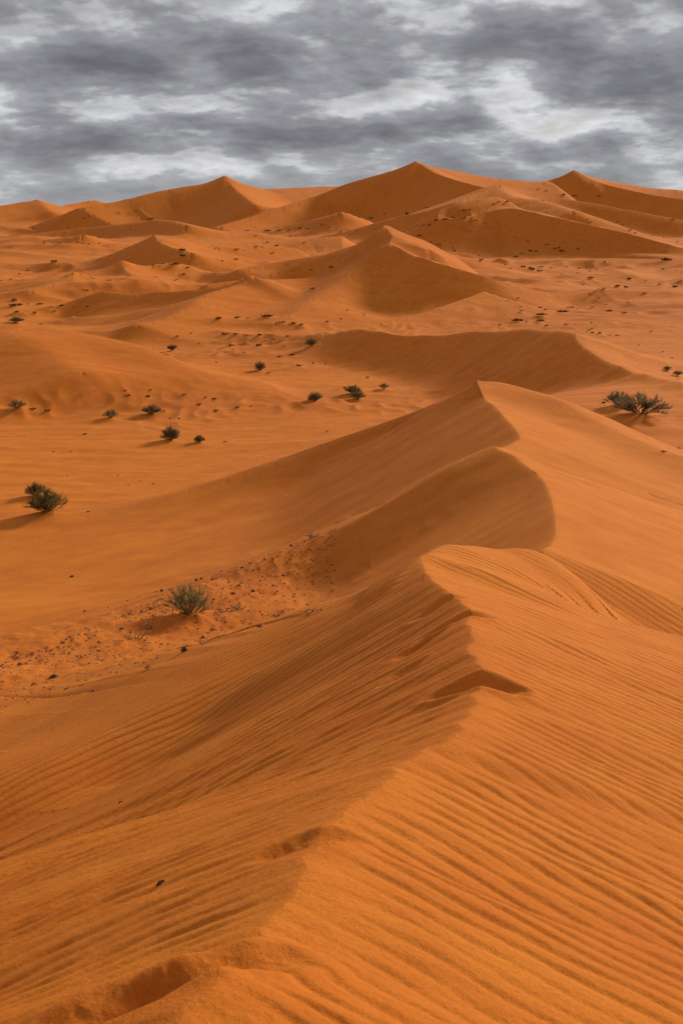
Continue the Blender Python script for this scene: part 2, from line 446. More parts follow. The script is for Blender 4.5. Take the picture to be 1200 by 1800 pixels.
def full_ground(x, y):
    z, side, dn, over = terrain(x, y)
    r = np.hypot(x, y)
    right = np.where((y > 11.0) & (y < 16.5) & (x > .75 + .12 * (y - 11)), True, side > .5)
    # --- broad unevenness left by the wind
    z += .02 * np.clip(r / 12, .3, 12) * fbm(x / np.clip(r / 6, 1.5, 60).mean() / 1.6, y / 5, 3, 40)
    far = sstep(r, 60, 160)
    low = sstep(over, 2.5 + r * .01, .3)
    z += far * (.10 + .30 * low) * (fbm(x / 16, y / 22, 3, 50) + sstep(r, 250, 600) * 3.0 * fbm(x / 60, y / 80, 3, 55))
    # a field of small overlapping dunes between the big ones, slip faces to the left
    fd = sstep(r, 120, 190) * sstep(r, 1500, 900) * sstep(over, 3.5, .4)
    for L_, am_, sd in ((34., 1.6, 39), (46., 2.3, 31), (90., 3.8, 35)):
        q_ = (.62 * x + .78 * y) / L_ + 1.1 * pnoise(x / (1.5 * L_), y / (2.4 * L_), sd) + .25 * pnoise(x / (.5 * L_), y / (.8 * L_), sd + 1)
        fr_ = q_ - np.floor(q_)
        saw = np.where(fr_ < .16, fr_ / .16, ((1 - fr_) / .84) ** 1.3)
        z += fd * am_ * saw * np.clip(.35 + 1.5 * pnoise(x / (1.1 * L_), y / (1.8 * L_), sd + 2), 0, 1) * (1 if L_ < 60 else sstep(r, 260, 420)) * (1 if L_ > 40 else sstep(r, 330, 220))
    # drift lines on the flat valley floor
    dl = sstep(r, 38, 50) * sstep(r, 150, 110) * low
    z += dl * .20 * (np.clip(.5 - 1.6 * np.abs(pnoise(x / 13 + .15 * y / 3, y / 3.4, 57)), 0, 1) ** 1.5)
    z += dl * .05 * fbm(x / 2.2, y / 1.3, 2, 58)
    # the littered strip below the near dune
    lx, ly = LITTER[1][0] - LITTER[0][0], LITTER[1][1] - LITTER[0][1]
    tt = np.clip(((x - LITTER[0][0]) * lx + (y - LITTER[0][1]) * ly) / (lx * lx + ly * ly), -.5, 1)
    ld = np.hypot(x - LITTER[0][0] - tt * lx, y - LITTER[0][1] - tt * ly)
    lm = sstep(ld, 3.6, .8) * sstep(r, 13.4, 15)
    z += lm * (.07 * np.clip(.35 - np.abs(pnoise(x / .55, y / .8, 64)), 0, 1) + .03 * fbm(x / .25, y / .3, 2, 65) + .06 * pnoise(x / 1.6, y / 1.6, 66))
    lx_ = np.clip(-x - .3, 0, 2.2)
    st = np.where(right, .47 * x + .88 * y, y - .2 * x + .2 * lx_ ** 2 + .85 * np.maximum(-x - 2.5, 0))
    al = np.where(right, .88 * x - .47 * y, 1.2 * x)
    close = sstep(r, 60, 30)
    z += close * (.022 * pnoise(st / .75, al / 5, 61) + .010 * pnoise(st / .32, al / 2.5, 62)) * sstep(dn, .05, .8)
    # --- hummocks
    hz = zones(x, y) * sstep(r, 40, 60) * sstep(over, 1.6 + r * .006, .2)
    sc = np.clip(r / 90, .8, 4)
    h = np.abs(pnoise(x / (1.9 * sc.round()), y / (2.6 * sc.round()), 70))
    z += hz * sc * .27 * np.clip(.34 - h, 0, 1) / .34 * np.clip(pnoise(x / 6, y / 6, 71) + .35, 0, 1) * 1.5
    for mx, my, mr, mh, tl in MOUNDS:
        s_ = mr * (3 + tl)
        m = (np.abs(x - mx) < s_) & (np.abs(y - my) < s_)
        if not m.any():
            continue
        dx, dy = x[m] - mx, y[m] - my
        # drift tail runs to the left and a little towards the viewer
        a_ = -(dx * .93 + dy * .36); b_ = -dx * .36 + dy * .93
        ln = np.where(a_ > 0, 1 + tl, .8)
        e = np.sqrt((a_ / (mr * ln)) ** 2 + (b_ / mr) ** 2)
        z[m] += mh * np.exp(-1.6 * e ** 1.5)
    for hx, hy, ang, ln, wd, dp in HOLLOWS:
        m = (np.abs(x - hx) < 1.6 * max(ln, wd)) & (np.abs(y - hy) < 1.6 * max(ln, wd))
        if not m.any():
            continue
        dx, dy = x[m] - hx, y[m] - hy
        a_ = dx * math.cos(ang) + dy * math.sin(ang); b_ = -dx * math.sin(ang) + dy * math.cos(ang)
        e = np.sqrt((a_ / ln) ** 2 + (b_ / wd) ** 2) + .06 * pnoise(dx * 7, dy * 7, 81)
        z[m] += dp * (-sstep(e, 1.05, .35) + .18 * np.exp(-((e - 1.12) / .18) ** 2)) + .006 * sstep(e, 1.1, .7) * fbm(dx * 18, dy * 18, 3, 83)
    # --- wind ripples
    lam = np.where(right, .125, .120)
    wq = .075 * pnoise(st / .5, al / .9, 90) + .12 * pnoise(st / 1.6, al / 2.2, 91) + .030 * pnoise(st / .16, al / .30, 92)
    phase = 2 * np.pi * (st + wq) / lam
    patch = np.clip(.75 + 1.0 * pnoise(st / .9, al / 3.5, 93) + .5 * pnoise(st / .3, al / 1.2, 94), .08, 1.6)
    amp = np.where(right, .0064 - .0024 * sstep(r, 9.5, 13), .0076) * patch * sstep(r, 70, 25) * np.where(right | (r < 16), 1.0, .8)
    amp = amp * (.15 + .85 * sstep(dn, .0, .30))
    amp = amp * (1 - .85 * lm)
    geo = sstep(r, 11, 7)
    wave = np.sin(phase + .5 * np.sin(phase)) + .30 * np.sin(2 * phase + .9) + .12 * np.sin(3 * phase + 1.8)
    z += amp * geo * wave
    z += .0045 * sstep(r, 16, 6) * fbm(st * 9, al * 5, 3, 97)
    crust = np.clip(lm * (.75 + .8 * pnoise(x / .7, y / .9, 67)) + .55 * hz * (1 + 1.2 * pnoise(x / 7, y / 9, 68)), 0, 1)
    return z, phase, amp, amp * (1 - geo), crust


# ------------------------------------------------------------------ materials
def sand_material():
    m = bpy.data.materials.new('sand'); m.use_nodes = True
    nt = m.node_tree; N, L = nt.nodes, nt.links
    b = N['Principled BSDF']
    b.inputs['Roughness'].default_value = 0.92
    b.inputs['Specular IOR Level'].default_value = 0.12
    tc = N.new('ShaderNodeTexCoord')

    def noise(scale, detail, rough=.55, vec=None):
        n = N.new('ShaderNodeTexNoise')
        n.inputs['Scale'].default_value = scale; n.inputs['Detail'].default_value = detail
        n.inputs['Roughness'].default_value = rough
        L.new(vec or tc.outputs['Object'], n.inputs[0])
        return n.outputs[0]

    def mixc(f, a, b_, blend='MIX'):
        n = N.new('ShaderNodeMix'); n.data_type = 'RGBA'; n.blend_type = blend
        if isinstance(f, float):
            n.inputs[0].default_value = f
        else:
            L.new(f, n.inputs[0])
        for i, v in ((6, a), (7, b_)):
            if isinstance(v, tuple):
                n.inputs[i].default_value = (*v, 1)
            else:
                L.new(v, n.inputs[i])
        return n.outputs[2]

    def rng(v, a, b_, c=0., d=1.):
        n = N.new('ShaderNodeMapRange')
        for i, q in enumerate((a, b_, c, d)):
            n.inputs[i + 1].default_value = q
        L.new(v, n.inputs[0])
        return n.outputs[0]

    def mth(op, a, b_=None):
        n = N.new('ShaderNodeMath'); n.operation = op
        for i, v in enumerate((a, b_)):
            if isinstance(v, (int, float)):
                n.inputs[i].default_value = v
            elif v is not None:
                L.new(v, n.inputs[i])
        return n.outputs[0]

    def attr(nm):
        n = N.new('ShaderNodeAttribute'); n.attribute_name = nm
        return n.outputs['Fac']
    big = noise(.05, 4); mid = noise(1.3, 5); fine = noise(55, 3, .7); grain = noise(420, 2, .8)
    mp = N.new('ShaderNodeMapping'); mp.inputs['Scale'].default_value = (.5, 1.6, 1.0); mp.inputs['Rotation'].default_value = (0, 0, .5)
    L.new(tc.outputs['Object'], mp.inputs[0])
    streak = noise(.9, 6, .6, mp.outputs[0])
    c = mixc(rng(big, .35, .65), (0.57, 0.138, 0.0125), (0.66, 0.188, 0.018))
    c = mixc(rng(streak, .38, .68, 0., .6), c, (0.72, 0.232, 0.024))
    c = mixc(rng(mid, .40, .7, 0., .55), c, (0.52, 0.120, 0.011))
    c = mixc(rng(fine, .45, .72, 0., .45), c, (0.42, 0.088, 0.010))
    c = mixc(rng(grain, .55, .75, 0., .45), c, (0.82, 0.34, 0.065))
    c = mixc(rng(grain, .44, .30, 0., .5), c, (0.30, 0.058, 0.008))
    c = mixc(mth('MULTIPLY', attr('crust'), .55), c, (0.40, 0.088, 0.0105))          # crusted, littered soil is browner
    # coarse darker grains gather on the ripple crests
    ph, am = attr('ripple_phase'), attr('ripple_height')
    sn = mth('SINE', ph)
    c = mixc(mth('MULTIPLY', rng(sn, .0, 1., 0., .30), rng(am, 0., .006)), c, (0.44, 0.105, 0.015))
    L.new(c, b.inputs['Base Color'])
    # fine relief: the ripples too fine for the sheet, then the grain
    b1 = N.new('ShaderNodeBump'); b1.inputs['Strength'].default_value = 1.0; b1.inputs['Distance'].default_value = 1.0
    L.new(mth('MULTIPLY', attr('ripple_fine'), mth('ADD', sn, mth('MULTIPLY', mth('SINE', mth('MULTIPLY', ph, 2.0)), .25))), b1.inputs['Height'])
    b2 = N.new('ShaderNodeBump'); b2.inputs['Strength'].default_value = .9; b2.inputs['Distance'].default_value = .010
    clump = noise(22, 4, .6)
    L.new(mth('ADD', mth('ADD', mth('MULTIPLY', fine, .7), mth('MULTIPLY', clump, .8)), mth('MULTIPLY', grain, .30)), b2.inputs['Height'])
    L.new(b1.outputs[0], b2.inputs['Normal'])
    L.new(b2.outputs[0], b.inputs['Normal'])
    return m


SAND = sand_material()

# ------------------------------------------------------------------ the ground sheet
def geom(a, b, q):
    n = int(math.ceil(math.log(b / a) / q))
    return list(np.geomspace(a, b, n + 1)[:-1])


def build_ground():
    QL = 1.0 if not QUICK else 2.5
    radii = geom(.3, 1.7, .06) + geom(1.7, 20, .0028 * QL) + geom(20, 120, .005 * QL) + geom(120, 1000, .005 * QL) + geom(1000, 9000, .03) + [9000]
    radii = np.array(radii)
    core = np.arange(-21, 21.001, .062 * QL)
    wide = [21 + s for s in np.cumsum(np.linspace(.15, 6, 48))]
    wide = np.array(wide); wide = 21 + (wide - 21) * (158.5 / (wide[-1] - 21)) 
    az = np.radians(np.concatenate([-wide[::-1], core, wide]))
    A, Rr = np.meshgrid(az, radii)
    lr = np.log(radii)
    nr, na = len(radii), len(az)
    # grid points next to a crest are moved onto it, so the crest is a clean line
    for R in RIDGES:
        P = []
        for c in R['K']:
            for t in np.linspace(0, 1, 24, endpoint=False):
                P.append(c[0] + c[1] * t + c[2] * t * t + c[3] * t ** 3)
        P = np.array(P)
        P = P[P[:, 1] > .8]
        if len(P) < 2 or R['tag'] == 'near' or (min(R['rL'], R['rR']) >= .2 and P[:, 1].max() < 60):
            continue
        shown = np.abs(terrain(P[:, 0], P[:, 1])[0] - P[:, 2]) < .04 + .0025 * np.hypot(P[:, 0], P[:, 1])     # buried stretches have no edge
        ga = np.interp(np.arctan2(P[:, 0], P[:, 1]), az, np.arange(na))
        gr = np.interp(np.log(np.hypot(P[:, 0], P[:, 1])), lr, np.arange(nr))
        for i in range(len(P) - 1):
            a0, a1, r0, r1 = ga[i], ga[i + 1], gr[i], gr[i + 1]
            if not (shown[i] and shown[i + 1]):
                continue
            if abs(a1 - a0) > abs(r1 - r0):
                for k in range(math.ceil(min(a0, a1)), math.floor(max(a0, a1)) + 1):
                    q = r0 + (r1 - r0) * (k - a0) / (a1 - a0)
                    j = int(round(q))
                    rc = math.exp(np.interp(q, np.arange(nr), lr)); e_ = .22 * (radii[min(j + 1, nr - 1)] - radii[j])
                    Rr[j, k] = rc
                    if 2 < j < nr - 3:
                        Rr[j - 1, k] = rc - e_; Rr[j + 1, k] = rc + e_
            else:
                for k in range(math.ceil(min(r0, r1)), math.floor(max(r0, r1)) + 1):
                    q = a0 + (a1 - a0) * (k - r0) / (r1 - r0 + 1e-12)
                    j = int(round(q))
                    ac = np.interp(q, np.arange(na), az); A[k, j] = ac
                    if 2 < j < na - 3:
                        e_ = .22 * (az[j + 1] - az[j]); A[k, j - 1] = ac - e_; A[k, j + 1] = ac + e_
    X = (Rr * np.sin(A)).ravel(); Y = (Rr * np.cos(A)).ravel()
    z, phase, amp, fine, crust = full_ground(X, Y)
    co = np.stack([X, Y, z + EYE], 1)
    centre = np.array([[0, 0, terrain(np.array([0.]), np.array([0.]))[0][0] + EYE]])
    co = np.concatenate([co, centre])
    ii = np.arange(nr * na).reshape(nr, na)
    nxt = np.roll(ii, -1, axis=1)
    q0, q1, q2, q3 = ii[:-1].ravel(), nxt[:-1].ravel(), nxt[1:].ravel(), ii[1:].ravel()
    # each cell is split along its higher diagonal
    up = (z[q0] + z[q2] >= z[q1] + z[q3])[:, None]
    t1 = np.where(up, np.stack([q0, q1, q2], 1), np.stack([q0, q1, q3], 1))
    t2 = np.where(up, np.stack([q0, q2, q3], 1), np.stack([q1, q2, q3], 1))
    tris = np.concatenate([t1, t2, np.stack([ii[0], np.full(na, nr * na), nxt[0]], -1)])
    # wind upward
    e1, e2 = co[tris[:, 1]] - co[tris[:, 0]], co[tris[:, 2]] - co[tris[:, 0]]
    flip = (e1[:, 0] * e2[:, 1] - e1[:, 1] * e2[:, 0]) < 0
    tris[flip] = tris[flip][:, ::-1]
    me = bpy.data.meshes.new('desert_sand')
    nt_ = len(tris)
    me.vertices.add(len(co)); me.vertices.foreach_set('co', co.astype(np.float32).ravel())
    me.loops.add(nt_ * 3); me.loops.foreach_set('vertex_index', tris.astype(np.int32).ravel())
    me.polygons.add(nt_)
    me.polygons.foreach_set('loop_start', (np.arange(nt_) * 3).astype(np.int32))
    me.update(calc_edges=True)
    me.polygons.foreach_set('use_smooth', np.ones(len(me.polygons), dtype=bool))
    me.materials.append(SAND)
    for nm, arr in (('ripple_phase', phase), ('ripple_height', amp), ('ripple_fine', fine), ('crust', crust)):
        at_ = me.attributes.new(nm, 'FLOAT', 'POINT')
        at_.data.foreach_set('value', np.concatenate([arr, [0.0]]).astype(np.float32))
    ob = bpy.data.objects.new('sand_dunes', me)
    scene.collection.objects.link(ob)
    ob['kind'] = 'structure'
    ob.cycles.shadow_terminator_geometry_offset = .6
    ob.cycles.shadow_terminator_offset = .1
    print('ground', len(co), nt_)
    return ob


QUICK = False
for u, v, ang, ln, wd, dp in [(838, 1196, -.25, .34, .20, .085), (800, 1094, .2, .34, .13, .06), (730, 1140, .6, .30, .10, .04), (705, 1185, .6, .22, .10, .03), (770, 1066, .3, .26, .12, .03),
                              (535, 1478, .35, .22, .10, .035), (300, 1710, .62, .42, .13, .075), (180, 1760, .62, .25, .12, .05)]:
    p = ground_at([(u, v)])[0]
    if p:
        HOLLOWS.append((p[0], p[1], ang, ln, wd, dp))

# ------------------------------------------------------------------ plants: where they stand
# (bearing, dip of the foot, width and height as seen, density, label)
SHRUBS = [
    (332, 1092, 78, 64, 'olive', 'large olive desert shrub with pale stems on the littered slope below the near dune'),
    (86, 912, 68, 44, 'green', 'dense dark green domed bush on the flat at the left edge'),
    (64, 880, 36, 26, 'green', 'small grey green bush just behind the dense domed bush'),
    (300, 781, 30, 30, 'green', 'round upright bush standing alone on its own mound in the left valley'),
    (351, 783, 18, 13, 'green', 'small round shrub right beside the lone round bush in the valley'),
    (31, 727, 32, 16, 'grey', 'low grey shrub at the foot of the left dune near the left edge'),
    (266, 733, 34, 18, 'green', 'dark spreading shrub on a sand hummock under the left dune'),
    (196, 740, 28, 16, 'grey', 'faded low shrub left of the dark hummock shrub'),
    (554, 714, 26, 18, 'green', 'compact round green bush by the foot of the second dune'),
    (628, 706, 26, 16, 'green', 'nearer of two touching bushes in the valley behind the second dune'),
    (620, 698, 30, 18, 'green', 'taller rear bush of the touching pair in the valley behind the second dune'),
    (675, 688, 18, 10, 'grey', 'small dark mounded shrub right of the touching pair of bushes'),
    (1122, 772, 96, 42, 'grey', 'large wispy grey shrub rising behind the right shoulder of the second dune'),
    (1084, 734, 48, 28, 'grey', 'dark ragged shrub behind and left of the large wispy grey shrub'),
    (548, 611, 22, 14, 'green', 'solitary dark shrub on the slope left of the shadowed middle dune'),
    (457, 656, 22, 18, 'green', 'leaning dark shrub in the dip right of the left dune'),
    (303, 620, 18, 11, 'green', 'small dark shrub just behind the crest of the left dune'),
    (30, 571, 26, 9, 'green', 'low black looking bush on top of the left dune at the left edge'),
    (1172, 656, 16, 9, 'grey', 'upper of two dark shrubs on the bright slope at the right edge'),
    (1190, 664, 16, 10, 'grey', 'lower of two dark shrubs on the bright slope at the right edge'),
]
# (label, positions as (bearing, dip, width))
TUFTS = [
    ('small dark tuft on the far left flats below the skyline dunes', 'tufts on the far left flats',
     [(35, 487, 6), (20, 502, 6), (50, 481, 6), (148, 386, 5), (157, 382, 5), (137, 437, 7), (147, 436, 6), (157, 433, 5), (107, 439, 5), (99, 445, 5), (79, 439, 5), (96, 467, 12), (265, 389, 14), (175, 432, 5),
      (286, 469, 8), (269, 467, 6), (60, 405, 5), (20, 430, 6), (210, 375, 5), (240, 372, 5), (120, 400, 5), (230, 405, 5)]),
    ('small dark tuft by the pale tongues of sand left of centre', 'tufts by the left sand tongues',
     [(192, 507, 8), (227, 509, 7), (151, 521, 12), (130, 516, 5), (272, 496, 9), (311, 501, 6), (345, 493, 6), (362, 487, 6), (324, 484, 9), (330, 472, 7), (309, 469, 16), (321, 455, 11), (320, 444, 12), (160, 492, 5), (165, 497, 6)]),
    ('dark clump at the foot of the shadowed left middle dune', 'clumps below the left middle dune',
     [(27, 532, 14), (25, 545, 18), (36, 542, 10), (30, 551, 10), (74, 535, 8), (70, 541, 8), (92, 542, 8), (109, 541, 8), (96, 548, 9), (62, 551, 7), (130, 542, 6), (154, 542, 6), (131, 568, 9), (107, 569, 6), (72, 570, 6), (91, 571, 6), (2, 514, 8), (50, 540, 6)]),
    ('tiny dark tuft on the long slope below the two far peaks', 'tufts below the far peaks',
     [(436, 413, 7), (430, 409, 5), (461, 403, 6), (471, 409, 10), (492, 407, 9), (527, 403, 8), (541, 403, 6), (507, 405, 5), (450, 419, 6), (452, 435, 6), (461, 435, 5), (470, 428, 6), (487, 434, 9), (510, 419, 6), (380, 439, 5), (386, 440, 5),
      (429, 441, 6), (416, 441, 9), (391, 460, 6), (416, 458, 11), (535, 428, 7), (715, 379, 9), (750, 367, 6), (675, 376, 5), (652, 385, 9), (627, 406, 5), (660, 406, 5), (580, 400, 5), (565, 398, 5), (600, 410, 5), (480, 446, 5)]),
    ('dark tuft in the sandy bowl below the central dune', 'tufts in the bowl of the central dune',
     [(470, 565, 22), (496, 573, 9), (516, 575, 10), (530, 579, 7), (575, 572, 8), (436, 563, 6), (385, 566, 14), (417, 564, 12), (395, 589, 10), (415, 591, 13), (436, 591, 7), (456, 594, 10), (505, 595, 9), (480, 599, 10), (550, 510, 9), (337, 587, 6), (312, 592, 6),
      (582, 474, 13), (547, 475, 6), (610, 552, 6), (640, 560, 5), (600, 566, 5)]),
    ('dark tuft in the hollow right of the left dune', 'tufts in the middle hollow',
     [(406, 615, 13), (455, 612, 12), (472, 659, 7), (492, 630, 8), (514, 627, 8), (550, 642, 7), (572, 642, 6), (526, 649, 12), (646, 665, 8), (605, 685, 9), (380, 640, 5), (430, 625, 5), (350, 606, 6), (500, 610, 5)]),
    ('dark tuft strung along the crest line right of the central peak', 'tufts along the ledge right of the central peak',
     [(795, 384, 7), (782, 390, 10), (766, 391, 9), (754, 400, 8), (744, 399, 6), (815, 387, 12), (836, 390, 9), (850, 393, 5), (736, 417, 8), (756, 427, 6), (770, 432, 9), (796, 437, 5), (799, 443, 8), (809, 446, 6), (819, 450, 6), (841, 457, 5), (845, 461, 11), (865, 464, 8),
      (887, 471, 6), (896, 475, 6), (827, 408, 5), (865, 463, 6)]),
    ('tiny dark tuft on the high banded dune at the right skyline', 'tufts on the right skyline dune',
     [(876, 358, 7), (891, 357, 8), (866, 361, 5), (815, 375, 8), (824, 372, 5), (945, 334, 5), (960, 337, 5), (990, 344, 7), (1009, 346, 6), (954, 353, 5), (1020, 374, 5), (1032, 388, 5), (1085, 391, 6), (1092, 395, 5), (1106, 407, 6), (1115, 411, 6), (1189, 428, 6), (1165, 418, 5), (1051, 345, 6), (1182, 389, 6),
      (927, 365, 5), (960, 373, 5), (1037, 393, 5)]),
    ('dark tuft on the slope under the big shadowed far dune face', 'tufts under the far shadowed face',
     [(904, 418, 5), (927, 425, 5), (961, 431, 7), (974, 439, 7), (982, 437, 6), (1015, 438, 6), (942, 444, 9), (931, 444, 8), (916, 451, 6), (906, 459, 9), (986, 444, 10), (951, 474, 6), (967, 475, 6), (995, 472, 6), (1017, 474, 6), (1036, 480, 7), (1015, 481, 7), (987, 484, 6), (1062, 471, 6), (1074, 471, 6), (1047, 476, 5),
      (1164, 475, 9), (1169, 465, 14), (918, 476, 14), (932, 479, 16), (945, 481, 12), (1105, 496, 12), (1037, 494, 13)]),
    ('dark tuft on the open flats right of the central dune', 'tufts on the right flats',
     [(1022, 514, 8), (1060, 518, 7), (1037, 524, 6), (1050, 519, 5), (1083, 518, 12), (1099, 517, 9), (1131, 530, 10), (1051, 531, 5), (1134, 502, 6), (1158, 507, 8), (1185, 510, 13), (1002, 545, 12), (1013, 545, 7), (1040, 541, 6), (1064, 541, 5), (1080, 550, 5), (1103, 542, 6), (1070, 553, 14), (1095, 560, 12), (1143, 588, 6), (1121, 610, 5), (1164, 620, 5), (1180, 630, 5), (1190, 668, 5)]),
    ('dark tuft behind the bright crest of the middle dune', 'tufts behind the middle dune crest',
     [(987, 558, 14), (951, 563, 16), (949, 572, 14), (907, 574, 18), (959, 578, 8), (994, 577, 9), (924, 570, 6), (948, 545, 9), (958, 550, 6), (910, 529, 6), (892, 531, 5), (914, 545, 5), (916, 556, 8), (866, 578, 5), (878, 578, 5), (1039, 574, 5), (1039, 581, 5), (1034, 588, 10), (1053, 590, 8), (1070, 592, 7), (1083, 592, 6), (1041, 589, 7)]),
    ('dark tuft among the sand hummocks in front of the left dune', 'tufts among the left hummocks',
     [(221, 691, 7), (265, 690, 9), (325, 698, 8), (361, 704, 8), (377, 705, 9), (350, 717, 10), (380, 726, 11), (441, 717, 5), (417, 721, 9), (260, 701, 10), (225, 701, 13), (396, 780, 7), (167, 690, 6), (59, 722, 9), (84, 726, 9), (150, 765, 7), (95, 795, 5), (125, 795, 6), (300, 735, 5), (315, 738, 6), (290, 728, 6)]),
    ('tiny dark tuft on the flats left of the second dune', 'tufts beside the second dune foot',
     [(155, 902, 7), (246, 847, 6), (208, 838, 5), (118, 836, 5), (226, 855, 6), (270, 852, 6), (575, 760, 5)]),
    ('small dark tuft beside the large wispy grey shrub', 'tufts beside the wispy grey shrub',
     [(1165, 795, 9), (1190, 790, 8), (1150, 735, 6), (1060, 712, 8)]),
]


ONES = 'zeroth first second third fourth fifth sixth seventh eighth ninth tenth eleventh twelfth thirteenth fourteenth fifteenth sixteenth seventeenth eighteenth nineteenth twentieth'.split()


def ordinal(n):
    if n <= 20:
        return ONES[n]
    return ('thirtieth' if n == 30 else 'fortieth') if n % 10 == 0 else ('twenty-' if n < 30 else 'thirty-') + ONES[n % 10]


def from_left(values):
    """For each value, its place counted from the left in words."""
    rank = {i: k for k, i in enumerate(sorted(range(len(values)), key=lambda i: values[i]))}
    return ['leftmost' if rank[i] == 0 else 'rightmost' if rank[i] == len(values) - 1 else ordinal(rank[i] + 1) + ' from left' for i in range(len(values))]


def leaf_material(name, c1, c2):
    m = bpy.data.materials.new(name); m.use_nodes = True
    N, L = m.node_tree.nodes, m.node_tree.links
    b = N['Principled BSDF']; b.inputs['Roughness'].default_value = .75
    b.inputs['Specular IOR Level'].default_value = .2
    tc = N.new('ShaderNodeTexCoord'); n = N.new('ShaderNodeTexNoise'); n.inputs['Scale'].default_value = 9
    L.new(tc.outputs['Object'], n.inputs[0])
    oi = N.new('ShaderNodeObjectInfo')
    ad = N.new('ShaderNodeMath'); ad.operation = 'ADD'
    mu = N.new('ShaderNodeMath'); mu.operation = 'MULTIPLY'; mu.inputs[1].default_value = .35
    L.new(oi.outputs['Random'], mu.inputs[0]); L.new(mu.outputs[0], ad.inputs[0])
    mr = N.new('ShaderNodeMapRange'); mr.inputs[1].default_value = .35; mr.inputs[2].default_value = .75; mr.inputs[4].default_value = .8
    L.new(n.outputs[0], mr.inputs[0]); L.new(mr.outputs[0], ad.inputs[1])
    mx = N.new('ShaderNodeMix'); mx.data_type = 'RGBA'; L.new(ad.outputs[0], mx.inputs[0])
    mx.inputs[6].default_value = (*c1, 1); mx.inputs[7].default_value = (*c2, 1)
    L.new(mx.outputs[2], b.inputs['Base Color'])
    if name.endswith('leaf'):
        tr = N.new('ShaderNodeBsdfTranslucent'); L.new(mx.outputs[2], tr.inputs[0])
        ms = N.new('ShaderNodeMixShader'); ms.inputs[0].default_value = .45
        L.new(b.outputs[0], ms.inputs[1]); L.new(tr.outputs[0], ms.inputs[2])
        L.new(ms.outputs[0], N['Material Output'].inputs[0])
    return m


LEAF = {'olive': leaf_material('olive_leaf', (.16, .12, .045), (.38, .28, .12)),
        'green': leaf_material('green_leaf', (.10, .075, .026), (.23, .165, .062)),
        'grey': leaf_material('grey_leaf', (.11, .08, .038), (.23, .165, .085))}
WOOD = leaf_material('dry_wood', (.18, .085, .035), (.36, .21, .10))
TUFT_M = leaf_material('dry_tuft', (.055, .036, .016), (.12, .075, .032))
CLOD_M = leaf_material('crusted_sand', (.22, .062, .012), (.42, .125, .024))
PALE_M = leaf_material('bleached_bits', (.52, .30, .14), (.70, .50, .32))
DARK_M = leaf_material('dark_stone', (.055, .022, .008), (.11, .042, .014))
C = scene.collection


def mesh_obj(name, verts, faces, mat, parent=None, smooth=False):
    me = bpy.data.meshes.new(name)
    me.from_pydata([tuple(v) for v in verts], [], faces)
    me.materials.append(mat)
    if smooth:
        me.polygons.foreach_set('use_smooth', [True] * len(me.polygons))
    o = bpy.data.objects.new(name, me); C.objects.link(o)
    if parent:
        o.parent = parent
    return o


def tube(V, Fc, pts, r0, r1, sides=4):
    base = len(V); n = len(pts)
    for i, p in enumerate(pts):
        d = (pts[min(i + 1, n - 1)] - pts[max(i - 1, 0)]).normalized()
        a = d.orthogonal().normalized(); b_ = d.cross(a)
        r = r0 + (r1 - r0) * i / (n - 1)
        for k in range(sides):
            t = 2 * math.pi * k / sides
            V.append(p + (a * math.cos(t) + b_ * math.sin(t)) * r)
    for i in range(n - 1):
        for k in range(sides):
            Fc.append((base + i * sides + k, base + i * sides + (k + 1) % sides, base + (i + 1) * sides + (k + 1) % sides, base + (i + 1) * sides + k))


def blade(V, Fc, p, d, ln, w, R):
    side = d.cross(Vector((R.uniform(-1, 1), R.uniform(-1, 1), R.uniform(-.3, .3)))).normalized() * w
    mid = p + d * ln * .55 + Vector((0, 0, .05 * ln)); tip = p + d * ln + Vector((0, 0, -.04 * ln))
    b = len(V)
    V.extend([p - side * .5, p + side * .5, mid + side * .5, mid - side * .5, tip])
    Fc.append((b, b + 1, b + 2, b + 3)); Fc.append((b + 3, b + 2, b + 4))


def make_shrub(x, y, z, w, h, kind, label, seed):
    R = random.Random(seed)
    t = bpy.data.objects.new('desert_shrub', None); C.objects.link(t)
    t.location = (x, y, z); t.empty_display_size = .1
    t['label'] = label; t['category'] = 'shrub'; t['group'] = 'shrubs in the valleys between the dunes'
    SV, SF, LV, LF = [], [], [], []
    ns = 60 if kind == 'green' else 46
    bw = max(.006, w * .0085)
    for i in range(ns):
        az = R.uniform(0, 2 * math.pi); q = math.sqrt(R.random())
        base = Vector((math.cos(az), math.sin(az), 0)) * .10 * w * R.random()
        base.z = -.05 * h
        tip = Vector((math.cos(az) * q * w * .54, math.sin(az) * q * w * .54, .78 * h * math.sqrt(max(.03, 1 - .96 * q * q)) * R.uniform(.65, 1.08)))
        m1 = base.lerp(tip, .35) + Vector((R.uniform(-1, 1), R.uniform(-1, 1), .3)) * .06 * w
        m2 = base.lerp(tip, .7) + Vector((R.uniform(-1, 1), R.uniform(-1, 1), .4)) * .07 * w
        pts = [base, m1, m2, tip]
        tube(SV, SF, pts, .006 * w + .002, .002 * w + .0008)
        nb = 46 if kind == 'green' else 34
        for k in range(nb):
            u = R.uniform(.15 if kind == 'green' else .28, 1.0) ** .8
            p = (pts[1].lerp(pts[2], (u - .3) / .4) if u < .7 else pts[2].lerp(pts[3], (u - .7) / .3)) if u > .3 else pts[0].lerp(pts[1], u / .3)
            d = ((tip - base).normalized() * .7 + Vector((R.gauss(0, .65), R.gauss(0, .65), R.gauss(.30, .40)))).normalized()
            blade(LV, LF, p, d, R.uniform(.12, .30) * h, bw * R.uniform(.6, 1.3), R)
    mesh_obj('woody_stem', SV, SF, WOOD, t, True)
    mesh_obj('foliage', LV, LF, LEAF[kind], t)
    return t


